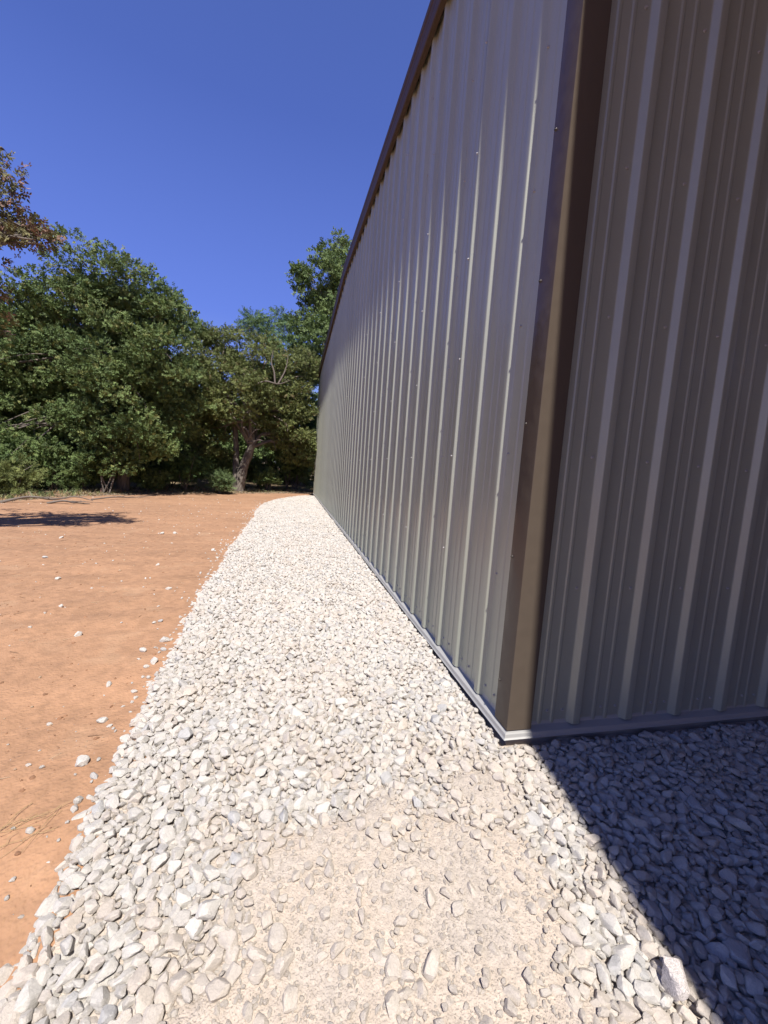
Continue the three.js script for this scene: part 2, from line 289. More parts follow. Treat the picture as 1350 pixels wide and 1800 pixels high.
{
  // what the camera sees largest are parts of their own, the rest one mass
  const proj = s => { const p = V(s.X, s.y, s.Z).project(camera); return Math.abs(p.x) < 1.02 && Math.abs(p.y) < 1.02 && p.z < 1; };
  const R = rng(5), mats = []; for (let i = 0; i < 12; i++) mats.push(stoneMat(...stoneTint(R, 0)));
  const dusty = []; for (let i = 0; i < 5; i++) dusty.push(stoneMat(...stoneTint(R, 0.85)));
  const bed = stones.filter(s => !s.dirt);
  const seen = bed.filter(proj).sort((a, b) => b.size / b.d - a.size / a.d), own = new Set(seen.slice(0, 299));
  let n = 0;
  for (const s of own) { const o = new THREE.Mesh(stoneShapes[Math.floor(s.v * 14)], Math.max(fines(s.X, s.Z), dust(s.X, s.Z)) > 0.5 ? dusty[n % 5] : mats[n % 12]); n++; o.name = 'stone'; o.matrix.copy(mat4(s)); o.matrix.decompose(o.position, o.quaternion, o.scale); o.castShadow = o.receiveShadow = true; gravel.add(o); }
  // a single speckled pinkish granite cobble on the shadow edge
  const cob = new THREE.Mesh(stoneGeo(4711, 3, 1.25), new THREE.MeshStandardMaterial({ color: new THREE.Color().setRGB(0.66, 0.60, 0.56), map: texture(128, true, (u, v) => { const k = 0.6 + 0.8 * (fbm(u * 26, v * 26, 77, 2, 26, 26) - 0.4); return [k, k, k]; }), roughness: 0.9 }));
  cob.material.map.repeat.set(20, 20);
  cob.name = 'stone'; cob.userData.label = 'rounded speckled pinkish granite cobble'; cob.position.copy(V(1.11, bedY(1.11, 0.78) + 0.04, 0.78)); cob.rotation.set(0.1, 0.75, 0.1); cob.scale.setScalar(0.045); cob.castShadow = cob.receiveShadow = true; gravel.add(cob);
  const rest = bed.filter(s => !own.has(s));
  const build = (list, shapes, parent, name) => {
    const lots = shapes.map(() => []); for (const s of list) lots[Math.floor(s.v * shapes.length)].push(s);
    lots.forEach((lot, i) => {
      if (!lot.length) return;
      const im = new THREE.InstancedMesh(shapes[i], M.stone, lot.length), c = new THREE.Color();
      lot.forEach((s, k) => { im.setMatrixAt(k, mat4(s)); im.setColorAt(k, c.setRGB(...s.c)); });
      im.name = name; im.userData.kind = 'stuff'; im.castShadow = im.receiveShadow = true; parent.add(im);
    });
  };
  build(rest.filter(s => s.d < 4.2), stoneShapes, gravel, 'crushed_stone');
  build(rest.filter(s => s.d >= 4.2), stoneFar, gravel, 'crushed_stone');
  // small chips in the dusty patch and between the stones
  const chips = [], R2 = rng(91);
  for (let i = 0; i < 60000 && chips.length < 17000; i++) { const X = lerp(-0.8, 2.6, R2()), Z = lerp(0.2, 2.6, R2()); if (!inGravel(X, Z)) continue; const f = fines(X, Z); if (R2() > 0.25 + 0.75 * f) continue; const s = 0.002 + 0.010 * Math.pow(R2(), 4.2); chips.push({ X, Z, size: s, y: bedY(X, Z) + s * 0.2, yaw: R2() * 6.28, tx: (R2() - 0.5), tz: (R2() - 0.5), v: R2(), c: stoneTint(R2, clamp(0.4 * R2() + 0.7 * f)), d: 1 }); }
  build(chips, stoneFar.slice(0, 5), gravel, 'stone_chips');
  // on the dirt: stray stones that can be told apart are parts of the ground, fine chips one mass
  const ground = scene.getObjectByName('ground');
  const stray = [[-0.75, 1.73, 0.034], [-0.79, 2.02, 0.026], [-0.763, 2.9, 0.034], [-0.74, 2.59, 0.03], [-1.34, 3.05, 0.032], [-0.85, 2.75, 0.028], [-0.9, 3.3, 0.022], [-1.05, 4.1, 0.028], [-2.1, 4.4, 0.03], [-1.7, 3.6, 0.02], [-2.6, 5.2, 0.03], [-1.4, 5.0, 0.024], [-1.9, 7.0, 0.04], [-1.75, 7.1, 0.035], [-0.83, 1.3, 0.028], [-0.86, 1.12, 0.022], [-0.95, 5.8, 0.03], [-3.0, 6.4, 0.03]];
  const R3 = rng(17);
  stray.forEach(([X, Z, s], i) => { const o = new THREE.Mesh(stoneShapes[i % 14], mats[i % 12]); o.name = 'stone'; o.position.copy(V(X, dirtY(X, Z) + s * 0.28, Z)); o.rotation.set((R3() - 0.5) * 0.5, R3() * 6.28, (R3() - 0.5) * 0.5, 'YXZ'); o.scale.setScalar(s * 0.9); o.castShadow = o.receiveShadow = true; ground.add(o); });
  const bits = stones.filter(s => s.dirt), clods = [];
  for (let i = 0; i < 4200; i++) { const Z = 0.8 + 13 * Math.pow(R3(), 1.25), X = gravelLeft(Z) - 0.02 - 6.2 * Math.pow(R3(), 1.3); const streak = fbm(X * 1.1, Z * 3.2, 611, 3); if (R3() > smooth(0.34, 0.66, streak) + 0.08) continue; const s = 0.002 + 0.011 * Math.pow(R3(), 5) * (1 + Z * 0.08); bits.push({ X, Z, size: s, y: dirtY(X, Z) + s * 0.15, yaw: R3() * 6.28, tx: (R3() - 0.5) * 0.5, tz: (R3() - 0.5) * 0.5, v: R3(), c: R3() < 0.7 ? stoneTint(R3, 0.25) : [0.5, 0.36, 0.24] }); }
  build(bits, stoneFar.slice(0, 5), ground, 'scattered_chips');
  for (let i = 0; i < 5200; i++) { const Z = 0.8 + 9 * Math.pow(R3(), 1.3), X = gravelLeft(Z) - 0.02 - 5.5 * R3(), s = 0.0025 + 0.011 * Math.pow(R3(), 4); const k = lerp(0.65, 1.0, R3()); clods.push({ X, Z, size: s, y: dirtY(X, Z), yaw: R3() * 6.28, tx: 0, tz: 0, v: R3(), c: [0.40 * k, 0.21 * k, 0.115 * k] }); }
  const stick = new THREE.CylinderGeometry(0.02, 0.014, 1, 5); stick.rotateZ(Math.PI / 2);
  const sticks = []; for (let i = 0; i < 1500; i++) { const Z = 0.9 + 11 * Math.pow(R3(), 1.2), X = gravelLeft(Z) - 0.03 - 6 * R3(), l = (0.015 + 0.06 * Math.pow(R3(), 2)) * (1 + 0.06 * Z); if (R3() > smooth(0.3, 0.65, fbm(X * 0.9 + 9, Z * 2.2, 651, 3)) + 0.1) continue; sticks.push([new THREE.Matrix4().compose(V(X, dirtY(X, Z) + 0.002, Z), new THREE.Quaternion().setFromEuler(new THREE.Euler(0, (R3() - 0.5) * 2.2 + 0.4, (R3() - 0.5) * 0.12, 'YXZ')), new THREE.Vector3(l, Math.min(l, 0.05) * (0.6 + R3()), Math.min(l, 0.05) * (0.6 + R3()))), R3() < 0.55 ? [0.46, 0.36, 0.24] : [0.15, 0.09, 0.055]]); }
  const sm = new THREE.InstancedMesh(stick, new THREE.MeshStandardMaterial({ roughness: 1 }), sticks.length), sc = new THREE.Color(); sticks.forEach(([m, k], i) => { sm.setMatrixAt(i, m); sm.setColorAt(i, sc.setRGB(...k)); }); sm.name = 'straw_and_twigs'; sm.userData.kind = 'stuff'; sm.castShadow = sm.receiveShadow = true; ground.add(sm);
  build(clods, stoneFar.slice(5, 9), ground, 'dirt_clods');
}

// ---------------------------------------------------------------- the metal building
const PANX = 1.064, PANZ = 1.628, RIB = 0.028, ENDZ = 17.48, PITCH = 0.3048;
const PEAK = 9.5, rakeY = Z => 5.35 - 0.083 * Math.abs(Z - PEAK);
const building = thing('metal_building', V(PANX, 0, PANZ), 'grey ribbed metal building with dark bronze trim beside the gravel strip', 'building');
const bpart = (name, g, m, parent = building) => { const o = new THREE.Mesh(g, m); if (parent === building) g.translate(-PANX, 0, PANZ); o.name = name; o.castShadow = o.receiveShadow = true; parent.add(o); return o; };
function panelProfile(c0, ribs, offset) { // from the middle of one rib to the middle of the last
  const T = 0.020, W = 0.019, p = [[c0 - 0.004, RIB + offset]];
  for (let k = 0; k < ribs; k++) {
    const c = c0 + k * PITCH, n = c + PITCH;
    p.push([c + T, RIB + offset, 0.005], [c + T + W, offset, 0.006]);
    for (const m of [c + 0.118, c + 0.187]) p.push([m - 0.013, offset, 0.002], [m - 0.006, offset + 0.0036, 0.002], [m + 0.006, offset + 0.0036, 0.002], [m + 0.013, offset, 0.002]);
    p.push([n - T - W, offset, 0.006], [n - T, RIB + offset, 0.005]);
    if (k < ribs - 1) continue;
    p.push([n + 0.012, RIB + offset]);
  }
  return fillet(p, 0.004);
}
const screwGeo = (() => { const a = new THREE.CylinderGeometry(0.0068, 0.0075, 0.002, 12), b = new THREE.CylinderGeometry(0.0042, 0.0042, 0.005, 6); b.translate(0, 0.003, 0); const g = mergeGeometries([a, b]); return g; })();
const SCREWROWS = [0.10, 0.707, 1.32, 1.936, 2.546, 3.157, 3.77, 4.38];
const nUp = new THREE.Vector3(0, 1, 0);
function screwsAt(list, out) { const q = new THREE.Quaternion().setFromUnitVectors(nUp, out); return mergeGeometries(list.map(p => { const g = screwGeo.clone(); g.applyQuaternion(q); g.translate(p.x, p.y, p.z); return g; })); }
{ // long wall: one mesh for each 0.91 m panel
  const C0 = PANZ + 0.002; let k = 0;
  for (let c = C0; c < ENDZ - 0.1; c += 3 * PITCH, k++) {
    const ribs = Math.min(3, Math.round((ENDZ - c) / PITCH)), off = (k % 2) * 0.0012;
    const g = sheet(panelProfile(c, ribs, off), (u, d, t) => { const p = V(PANX - d, lerp(0.036, rakeY(u) + 0.12, t), u); return p; }, (nu, nd) => new THREE.Vector3(-nd, 0, -nu), 6);
    const o = bpart('wall_panel', g, M.panels[k * 7 % 3]);
    const spots = [];
    for (const y of SCREWROWS) { for (let r = 0; r < ribs; r++) { const rc = c + (r + 1) * PITCH; if (y < rakeY(rc) - 0.1) { if (y < 0.2 || r === 0) spots.push(V(PANX - 0.002, y, rc - 0.056)); if (y > 0.5 && r === 2) spots.push(V(PANX - RIB - 0.002, y + 0.0, rc + 0.006)); if (y < 0.2) spots.push(V(PANX - 0.002, y, rc - 0.15)); } } }
    const s = screwsAt(spots, new THREE.Vector3(-1, 0, 0)); s.translate(-PANX, 0, PANZ);
    const so = bpart('screws', s, M.screw, o); so.userData.kind = 'stuff';
  }
}
{ // short wall under the open roof, which runs out of view
  const C0 = 1.41 - PITCH; let k = 0;
  for (let c = C0; c < 9.6; c += 3 * PITCH, k++) {
    const off = (k % 2) * 0.0012;
    const g = sheet(panelProfile(c, 3, off).filter(p => p[0] > 1.09), (u, d, t) => V(u, lerp(0.036, 4.66, t), PANZ - d), (nu, nd) => new THREE.Vector3(nu, 0, nd), 6);
    const o = bpart('wall_panel', g, M.panels[(k * 5 + 1) % 3]);
    const spots = [];
    for (const y of SCREWROWS) for (let r = 0; r < 3; r++) { const rc = c + (r + 1) * PITCH; spots.push(V(rc - 0.066, y, PANZ - 0.002)); if (y < 0.2) spots.push(V(rc - 0.15, y, PANZ - 0.002)); }
    const s = screwsAt(spots, new THREE.Vector3(0, 0, 1)); s.translate(-PANX, 0, PANZ);
    const so = bpart('screws', s, M.screw, o); so.userData.kind = 'stuff';
  }
}
{ // corner trim, folded over the ribs of both walls
  const path = [[1.060, 1.716], [1.0345, 1.714], [1.0345, 1.5975], [1.163, 1.5975], [1.164, 1.624]];
  const prof = fillet(path, 0.004);
  const g = sheet(prof, (X, Z, t) => V(X, lerp(0.034, 4.72, t), Z), (a, b) => new THREE.Vector3(a, 0, -b), 8);
  const o = bpart('corner_trim', g, M.trim);
  // normals must look out of the building
  const spots = SCREWROWS.map(y => V(1.0335, y + 0.13, 1.700)), s = screwsAt(spots, new THREE.Vector3(-1, 0, 0)); s.translate(-PANX, 0, PANZ);
  const so = bpart('screws', s, M.darkScrew, o); so.userData.kind = 'stuff';
}
{ // base flashing with a sloping ledge and a drip edge, mitred at the corner
  const prof = fillet([[0.0, 0.050], [0.003, 0.033], [0.040, 0.023], [0.043, 0.006], [0.050, 0.0]], 0.003); // [out, y]
  const side = (start, end, at, turn) => { // rows along the wall
    return sheet(prof, (d, y, t) => at(t < 1e-6 ? start - d : lerp(start, end, t), d, y), turn, 18);
  };
  const g1 = side(PANZ, ENDZ + 0.03, (u, d, y) => Object.assign(V(PANX - d, y + 0.0015 * Math.sin(u * 5), u), { w: u }), (a, b) => new THREE.Vector3(-a, b, 0).multiplyScalar(1));
  bpart('base_trim', g1, M.baseTrim);
  const g2 = side(PANX, 10.5, (u, d, y) => Object.assign(V(u, y + 0.0015 * Math.sin(u * 5 + 2), PANZ - d), { w: u }), (a, b) => new THREE.Vector3(0, b, a));
  bpart('base_trim', g2, M.baseTrim);
}
{ // rake trim on the roof edge: one length down each slope, carried on out of view over the open bay
  const prof = fillet([[1.0345, 0.0], [0.990, -0.004], [0.984, 0.006], [0.985, 0.10], [0.989, 0.105], [0.985, 0.11], [0.984, 0.17], [0.976, 0.18], [0.975, 0.232], [0.982, 0.242], [1.06, 0.246]], 0.002);
  for (const [a, b] of [[-7.2, PEAK - 0.002], [ENDZ + 0.05, PEAK + 0.002]]) {
    const g = sheet(prof, (X, y, t) => { const Z = lerp(a, b, t); return Object.assign(V(X, rakeY(Z) + y, Z), { w: Z }); }, (p, q) => new THREE.Vector3(-q * -1 * -1, p, 0).normalize(), 10);
    g.computeVertexNormals();
    bpart('rake_trim', g, M.rakeShaded);
  }
  const slab = (Z0, Z1, lo, hi, X0, X1) => { const p = (X, Z, y) => V(X, rakeY(Z) + y, Z); const c = [p(X0, Z0, lo), p(X1, Z0, lo), p(X1, Z1, lo), p(X0, Z1, lo), p(X0, Z0, hi), p(X1, Z0, hi), p(X1, Z1, hi), p(X0, Z1, hi)]; const pos = [], idx = []; const q = (a, b, d, e) => { const s = pos.length / 3; for (const k of [a, b, d, e]) pos.push(c[k].x, c[k].y, c[k].z); idx.push(s, s + 1, s + 2, s, s + 2, s + 3); }; q(0, 1, 2, 3); q(7, 6, 5, 4); q(0, 4, 5, 1); q(1, 5, 6, 2); q(2, 6, 7, 3); q(3, 7, 4, 0); return geo(pos, null, pos.flatMap((x, i) => i % 3 === 0 ? [pos[i], pos[i + 2]] : []), idx); };
  bpart('roof', slab(-7.2, PEAK, 0.20, 0.239, 0.992, 10.6), M.roof);  // near end runs out of view, shading the short wall and gravel
  bpart('roof', slab(PEAK, ENDZ + 0.05, 0.20, 0.239, 0.992, 10.6), M.roof);
  bpart('unseen_porch_ceiling', slab(-7.15, 1.585, 0.06, 0.21, 1.04, 10.55), M.soffit);  // out of view, darkens the short wall and the gravel before it
  bpart('porch_post', boxGeo(1.13, 1.27, -0.25, rakeY(-7) + 0.05, -7.07, -6.93), M.trim);
  bpart('added_shade_wall', boxGeo(1.3, 10.5, -0.25, rakeY(-7.1) + 0.05, -7.06, -6.96), M.roof);  // added wall behind the view, darkens the short wall and shaded gravel
  bpart('added_shade_wall', boxGeo(10.42, 10.52, -0.25, rakeY(-7.1) + 0.05, -6.9, 1.5), M.roof);  // added side wall out of view, keeps light out of the bay
  bpart('foundation_slab', boxGeo(1.046, 10.5, -0.5, 0.0, 1.61, ENDZ), M.concrete);
  bpart('wall_core', boxGeo(1.075, 10.4, 0.0, 4.62, 1.64, ENDZ - 0.01), M.soffit);
  { const c = boxGeo(1.075, 1.10, 4.62, 4.63, 1.65, ENDZ); const pos = [], idx = [], X0 = 1.075, X1 = 1.12; const col = [1.65, PEAK, ENDZ - 0.02]; const top = Z => rakeY(Z) + 0.2; col.forEach(Z => { for (const X of [X0, X1]) { pos.push(X, 4.6, -Z, X, top(Z), -Z); } }); for (let i = 0; i < 2; i++) { const b = i * 4, n = b + 4; idx.push(b, n, n + 1, b, n + 1, b + 1, b + 2, n + 3, n + 2, b + 2, b + 3, n + 3); } bpart('gable_core', geo(pos, null, null, idx), M.soffit); }
}

// ---------------------------------------------------------------- trees and undergrowth
const barkMap = texture(256, true, (u, v) => { const k = 0.55 + 0.9 * (fbm(u * 14, v * 5, 501, 4, 14, 5) - 0.35); return [0.23 * k, 0.195 * k, 0.165 * k]; }); barkMap.repeat.set(2.2, 1.1);
const barkBump = texture(256, false, (u, v) => { const k = fbm(u * 16, v * 5, 511, 4, 16, 5); return [k, k, k]; }); barkBump.repeat.set(2.2, 1.1);
M.bark = new THREE.MeshStandardMaterial({ map: barkMap, bumpMap: barkBump, bumpScale: 0.03, roughness: 1 });
M.deadWood = new THREE.MeshStandardMaterial({ color: new THREE.Color().setRGB(0.155, 0.13, 0.11), bumpMap: barkBump, bumpScale: 0.01, roughness: 1 });
const leafMat = new THREE.MeshPhysicalMaterial({ color: 0xffffff, roughness: 0.75, transmission: 0.3, thickness: 0, side: THREE.DoubleSide, specularIntensity: 0.5 });
// a twig with folded leaves; span about one unit
function twigGeo(seed, leaves, lw, ll, spread) {
  const R = rng(seed), pos = [], idx = [];
  for (let i = 0; i < leaves; i++) {
    const t = (i + 0.5) / leaves, side = i % 2 ? 1 : -1, base = new THREE.Vector3((R() - 0.5) * 0.1, t * 0.9 + (R() - 0.5) * 0.06, (R() - 0.5) * 0.1);
    const dir = new THREE.Vector3(side * spread * (0.6 + 0.6 * R()), 0.5 + 0.4 * R(), (R() - 0.5) * 1.5).normalize(), nrm = new THREE.Vector3((R() - 0.5) * 1.2, 0.3, 1).normalize(), wide = new THREE.Vector3().crossVectors(dir, nrm).normalize();
    const n2 = new THREE.Vector3().crossVectors(wide, dir), L = ll * (0.7 + 0.6 * R()), W = lw * (0.75 + 0.5 * R()), s = pos.length / 3;
    const P = (a, b, c) => { const v = base.clone().addScaledVector(dir, a * L).addScaledVector(wide, b * W).addScaledVector(n2, c * W); pos.push(v.x, v.y, v.z); };
    P(0, 0, 0); P(0.42, 0.5, 0.22); P(0.42, -0.5, 0.22); P(1, 0, -0.25);
    idx.push(s, s + 1, s + 3, s, s + 3, s + 2);
  }
  return geo(pos, null, null, idx);
}
const twigs = {
  broad: [twigGeo(1, 9, 0.24, 0.42, 1), twigGeo(2, 9, 0.26, 0.38, 1)],
  fine: [twigGeo(3, 14, 0.11, 0.30, 1), twigGeo(4, 14, 0.10, 0.34, 1)],
  loose: [twigGeo(5, 7, 0.26, 0.44, 1.2), twigGeo(6, 8, 0.24, 0.40, 1.2)],
};
function crown(lobes, o) { // lobes [X, Y, Z, r]; leaf twigs gathered in clumps through each lobe
  const R = rng(o.seed), lists = [[], []];
  for (const [X, Y, Z, r] of lobes) {
    const clumps = Math.max(5, Math.round(o.clumps * r * r));
    for (let k = 0; k < clumps; k++) {
      const z = 2 * R() - 1, t = R() * 6.283, q = Math.sqrt(1 - z * z), rad = r * Math.pow(R(), 0.38) * (0.9 + 0.35 * R());
      const c = [X + q * Math.cos(t) * rad, Y + z * rad * 0.92, Z + q * Math.sin(t) * rad], cr = o.clumpR * (0.6 + 0.8 * R()), tone = R();
      const n = Math.round(o.twigs * (cr / o.clumpR) ** 2);
      for (let i = 0; i < n; i++) {
        const zz = 2 * R() - 1, tt = R() * 6.283, qq = Math.sqrt(1 - zz * zz), rr = cr * Math.pow(R(), 0.45), dir = new THREE.Vector3(qq * Math.cos(tt), zz * 0.7 + 0.15, qq * Math.sin(tt));
        const p = V(c[0], c[1], c[2]).add(dir.clone().multiplyScalar(rr).multiply(new THREE.Vector3(1, 0.7, 1)));
        if (p.y < (o.floor ?? 0.1)) continue;
        const g = dir.clone().add(new THREE.Vector3((R() - 0.5) * 1.2, (R() - 0.5) * 0.9 - (o.droop ?? 0), (R() - 0.5) * 1.2)).normalize();
        const qn = new THREE.Quaternion().setFromUnitVectors(nUp, g).multiply(new THREE.Quaternion().setFromAxisAngle(nUp, R() * 6.28)), s = o.twig * (0.7 + 0.6 * R());
        const a = R(), mix = clamp(tone * 0.6 + a * 0.4), col = o.cols[0].map((x, j) => lerp(x, o.cols[1][j], mix));
        const alt = o.alt && R() < o.alt[1] ? o.alt[0] : col, kk = 0.75 + 0.5 * R();
        lists[i % 2].push([new THREE.Matrix4().compose(p, qn, new THREE.Vector3(s, s, s)), alt.map(x => x * kk)]);
      }
    }
  }
  return lists;
}
function addLeaves(parent, lobes, o, name = 'crown') {
  const lists = crown(lobes, o), inv = new THREE.Matrix4().makeTranslation(-parent.position.x, -parent.position.y, -parent.position.z), c = new THREE.Color();
  lists.forEach((L, i) => {
    if (!L.length) return;
    const im = new THREE.InstancedMesh(twigs[o.kind][i], leafMat, L.length);
    L.forEach(([m, col], k) => { im.setMatrixAt(k, inv.clone().multiply(m)); im.setColorAt(k, c.setRGB(...col)); });
    im.name = name; im.userData.kind = 'stuff'; im.castShadow = im.receiveShadow = true; parent.add(im);
  });
}
function wood(parent, name, pts, radii, m = M.bark, sides = 9, lump = 0.35) { const g = tube(pts.map(p => V(...p)), radii, sides, lump, Math.round(pts[0][0] * 97) + 5); g.translate(-parent.position.x, -parent.position.y, -parent.position.z); return bpart(name, g, m, parent); }
function tree(name, label, base, trunkPts, trunkR, lobes, o, group) {
  const t = thing(name, V(base[0], dirtY(base[0], base[1]) - 0.05, base[1]), label, 'tree', group);
  const y0 = t.position.y, pts = [[base[0], y0, base[1]], ...trunkPts], R = rng(o.seed + 3);
  wood(t, 'trunk', pts, trunkR);
  const top = trunkPts[trunkPts.length - 1], mid = trunkPts[Math.max(0, trunkPts.length - 2)], rTop = trunkR[trunkR.length - 1];
  lobes.forEach((l, i) => {
    const s = i % 2 ? mid : top, e = [l[0], l[1] + l[3] * 0.3, l[2]], m1 = [lerp(s[0], e[0], 0.35) + (R() - 0.5) * 0.4, lerp(s[1], e[1], 0.5) + 0.2 * R(), lerp(s[2], e[2], 0.35) + (R() - 0.5) * 0.4], m2 = [lerp(s[0], e[0], 0.7) + (R() - 0.5) * 0.4, lerp(s[1], e[1], 0.8) + 0.1, lerp(s[2], e[2], 0.7) + (R() - 0.5) * 0.4];
    const limb = wood(t, 'limb', [s, m1, m2, e], [rTop * 0.8, rTop * 0.55, rTop * 0.35, rTop * 0.12], M.bark, 7);
    const br = [];
    for (let k = 0; k < 4; k++) { const f = 0.4 + 0.5 * R(), a = k % 2 ? m2 : m1, d = [l[0] + (R() - 0.5) * 1.7 * l[3], l[1] + (R() - 0.5) * 1.6 * l[3], l[2] + (R() - 0.5) * 1.7 * l[3]]; br.push(tube([V(...a), V(lerp(a[0], d[0], f) + (R() - 0.5) * 0.2, lerp(a[1], d[1], f) + 0.15, lerp(a[2], d[2], f)), V(...d)], [rTop * 0.3, rTop * 0.2, rTop * 0.07], 5, 0.2, k)); }
    const g = mergeGeometries(br); g.translate(-t.position.x, -t.position.y, -t.position.z); bpart('branches', g, M.bark, limb);
  });
  addLeaves(t, lobes, o);
  return t;
}
const GREEN = [[0.08, 0.135, 0.04], [0.20, 0.265, 0.085]], OLIVE = [[0.115, 0.145, 0.042], [0.23, 0.26, 0.085]], FEATHER = [[0.09, 0.16, 0.06], [0.15, 0.23, 0.08]];
tree('shade_tree', 'tallest spreading green tree with a vine-covered grey trunk at the dirt edge', [-5.0, 14.2], [[-4.98, 1.4, 14.2], [-5.08, 2.8, 14.2], [-5.3, 4.2, 14.2]], [0.19, 0.15, 0.13, 0.08],
  [[-5.29, 5.7, 13.56, 1.05], [-6.5, 5.0, 14.07, 1.15], [-4.35, 5.25, 13.78, 1.19], [-7.27, 3.85, 14.17, 1.38], [-6.0, 3.7, 14.21, 1.5], [-3.67, 3.93, 13.27, 0.92], [-4.58, 2.86, 13.18, 1.2], [-7.06, 2.32, 14.57, 1.5], [-7.22, 4.84, 13.6, 0.57], [-3.53, 5.06, 13.55, 0.6], [-6.27, 1.37, 14.83, 1.0], [-5.15, 4.39, 13.95, 1.4], [-8.6, 2.6, 13.4, 1.4], [-8.3, 1.0, 12.8, 1.0], [-7.0, 0.9, 13.3, 0.9], [-5.6, 1.7, 13.3, 0.7], [-4.2, 1.5, 13.5, 0.8], [-4.9, 2.4, 13.5, 0.6], [-3.7, 2.6, 14.2, 0.9], [-5.9, 0.6, 13.9, 0.6]],
  { seed: 31, kind: 'broad', clumps: 25, clumpR: 0.40, twigs: 76, twig: 0.13, cols: GREEN, alt: [[0.23, 0.25, 0.08], 0.1] });
const olive = tree('olive_leaved_tree', 'low olive green tree with a dark crooked trunk and bare dead boughs', [-1.85, 16.6], [[-1.72, 0.9, 16.6], [-1.45, 1.7, 16.6], [-1.5, 2.7, 16.6]], [0.22, 0.17, 0.15, 0.10],
  [[-2.47, 5.0, 17.17, 1.25], [-3.51, 4.11, 16.45, 1.0], [-1.08, 4.8, 16.78, 1.1], [-1.86, 3.58, 15.81, 1.2], [-0.1, 4.14, 16.77, 1.0], [-3.25, 3.13, 17.23, 1.0], [0.17, 2.95, 16.55, 0.85], [-1.34, 2.96, 16.98, 0.8], [-2.93, 5.35, 16.84, 0.75], [0.6, 1.9, 17.4, 0.8], [-3.0, 2.0, 17.0, 0.9], [-0.3, 2.2, 17.2, 0.7], [0.5, 4.9, 17.6, 0.8]],
  { seed: 41, kind: 'broad', clumps: 30, clumpR: 0.34, twigs: 62, twig: 0.125, cols: OLIVE, alt: [[0.19, 0.16, 0.07], 0.08] });
wood(olive, 'trunk', [[-1.98, -0.05, 16.7], [-2.0, 1.0, 16.75], [-2.05, 2.1, 16.9], [-2.4, 3.6, 17]], [0.15, 0.12, 0.10, 0.06]);
for (const [a, b, c, d] of [[[-1.55, 2.0, 16.1], [-1.72, 2.5, 15.7], [-1.45, 2.95, 15.6], [-1.1, 2.75, 15.5]], [[-1.5, 1.9, 15.7], [-1.35, 2.15, 15.5], [-1.2, 2.3, 15.45], [-1.05, 2.32, 15.4]], [[-1.5, 1.85, 15.7], [-1.3, 1.88, 15.55], [-1.1, 1.95, 15.5], [-0.95, 1.93, 15.4]], [[-1.72, 2.4, 15.7], [-1.5, 2.25, 15.6], [-1.45, 2.1, 15.6], [-1.4, 2.0, 15.55]], [[-1.45, 2.9, 15.6], [-1.4, 2.65, 15.5], [-1.25, 2.5, 15.45], [-1.2, 2.45, 15.4]], [[-1.3, 3.8, 15.2], [-0.9, 3.95, 15.1], [-0.5, 3.9, 15.1], [-0.1, 4.05, 15.0]], [[-0.5, 3.9, 15.1], [-0.35, 4.2, 15.1], [-0.25, 4.5, 15.1], [-0.2, 4.9, 15.1]], [[-0.6, 3.9, 15.1], [-0.65, 4.3, 15.1], [-0.75, 4.6, 15.1], [-0.7, 5.0, 15.1]]])
  wood(olive, 'dead_branch', [a, b, c, d], [0.035, 0.028, 0.02, 0.009], M.deadWood, 6);
tree('tall_tree', 'tall slender-topped green tree rising behind the far corner of the building', [1.9, 20.3], [[1.8, 3, 20.3], [1.7, 6, 20], [1.7, 8.6, 19.8]], [0.24, 0.19, 0.13, 0.07],
  [[1.59, 9.6, 18.95, 0.9], [0.87, 9.0, 20.62, 0.85], [0.39, 9.52, 20.22, 0.45], [2.12, 8.41, 19.52, 1.4], [1.39, 6.64, 18.87, 1.3], [0.09, 10.0, 20.6, 0.26], [0.52, 7.57, 19.93, 0.8], [0.85, 5.71, 20.53, 1.05], [1.95, 11.5, 20.3, 0.42], [1.8, 10.7, 19.8, 0.6]],
  { seed: 51, kind: 'broad', clumps: 24, clumpR: 0.36, twigs: 38, twig: 0.20, cols: GREEN, droop: 0.35 });
tree('feathery_tree', 'pale feathery tree top showing above the olive green tree', [-1.2, 22], [[-1.25, 3, 22], [-1.3, 5.5, 21.8]], [0.14, 0.10, 0.05],
  [[-1.32, 7.5, 21.54, 0.95], [-2.1, 7.9, 22.06, 0.45], [-0.73, 6.87, 20.74, 1.0], [-0.54, 8.1, 21.76, 0.4], [-1.2, 5.6, 21.5, 1.0]],
  { seed: 61, kind: 'fine', clumps: 14, clumpR: 0.36, twigs: 18, twig: 0.36, cols: FEATHER });
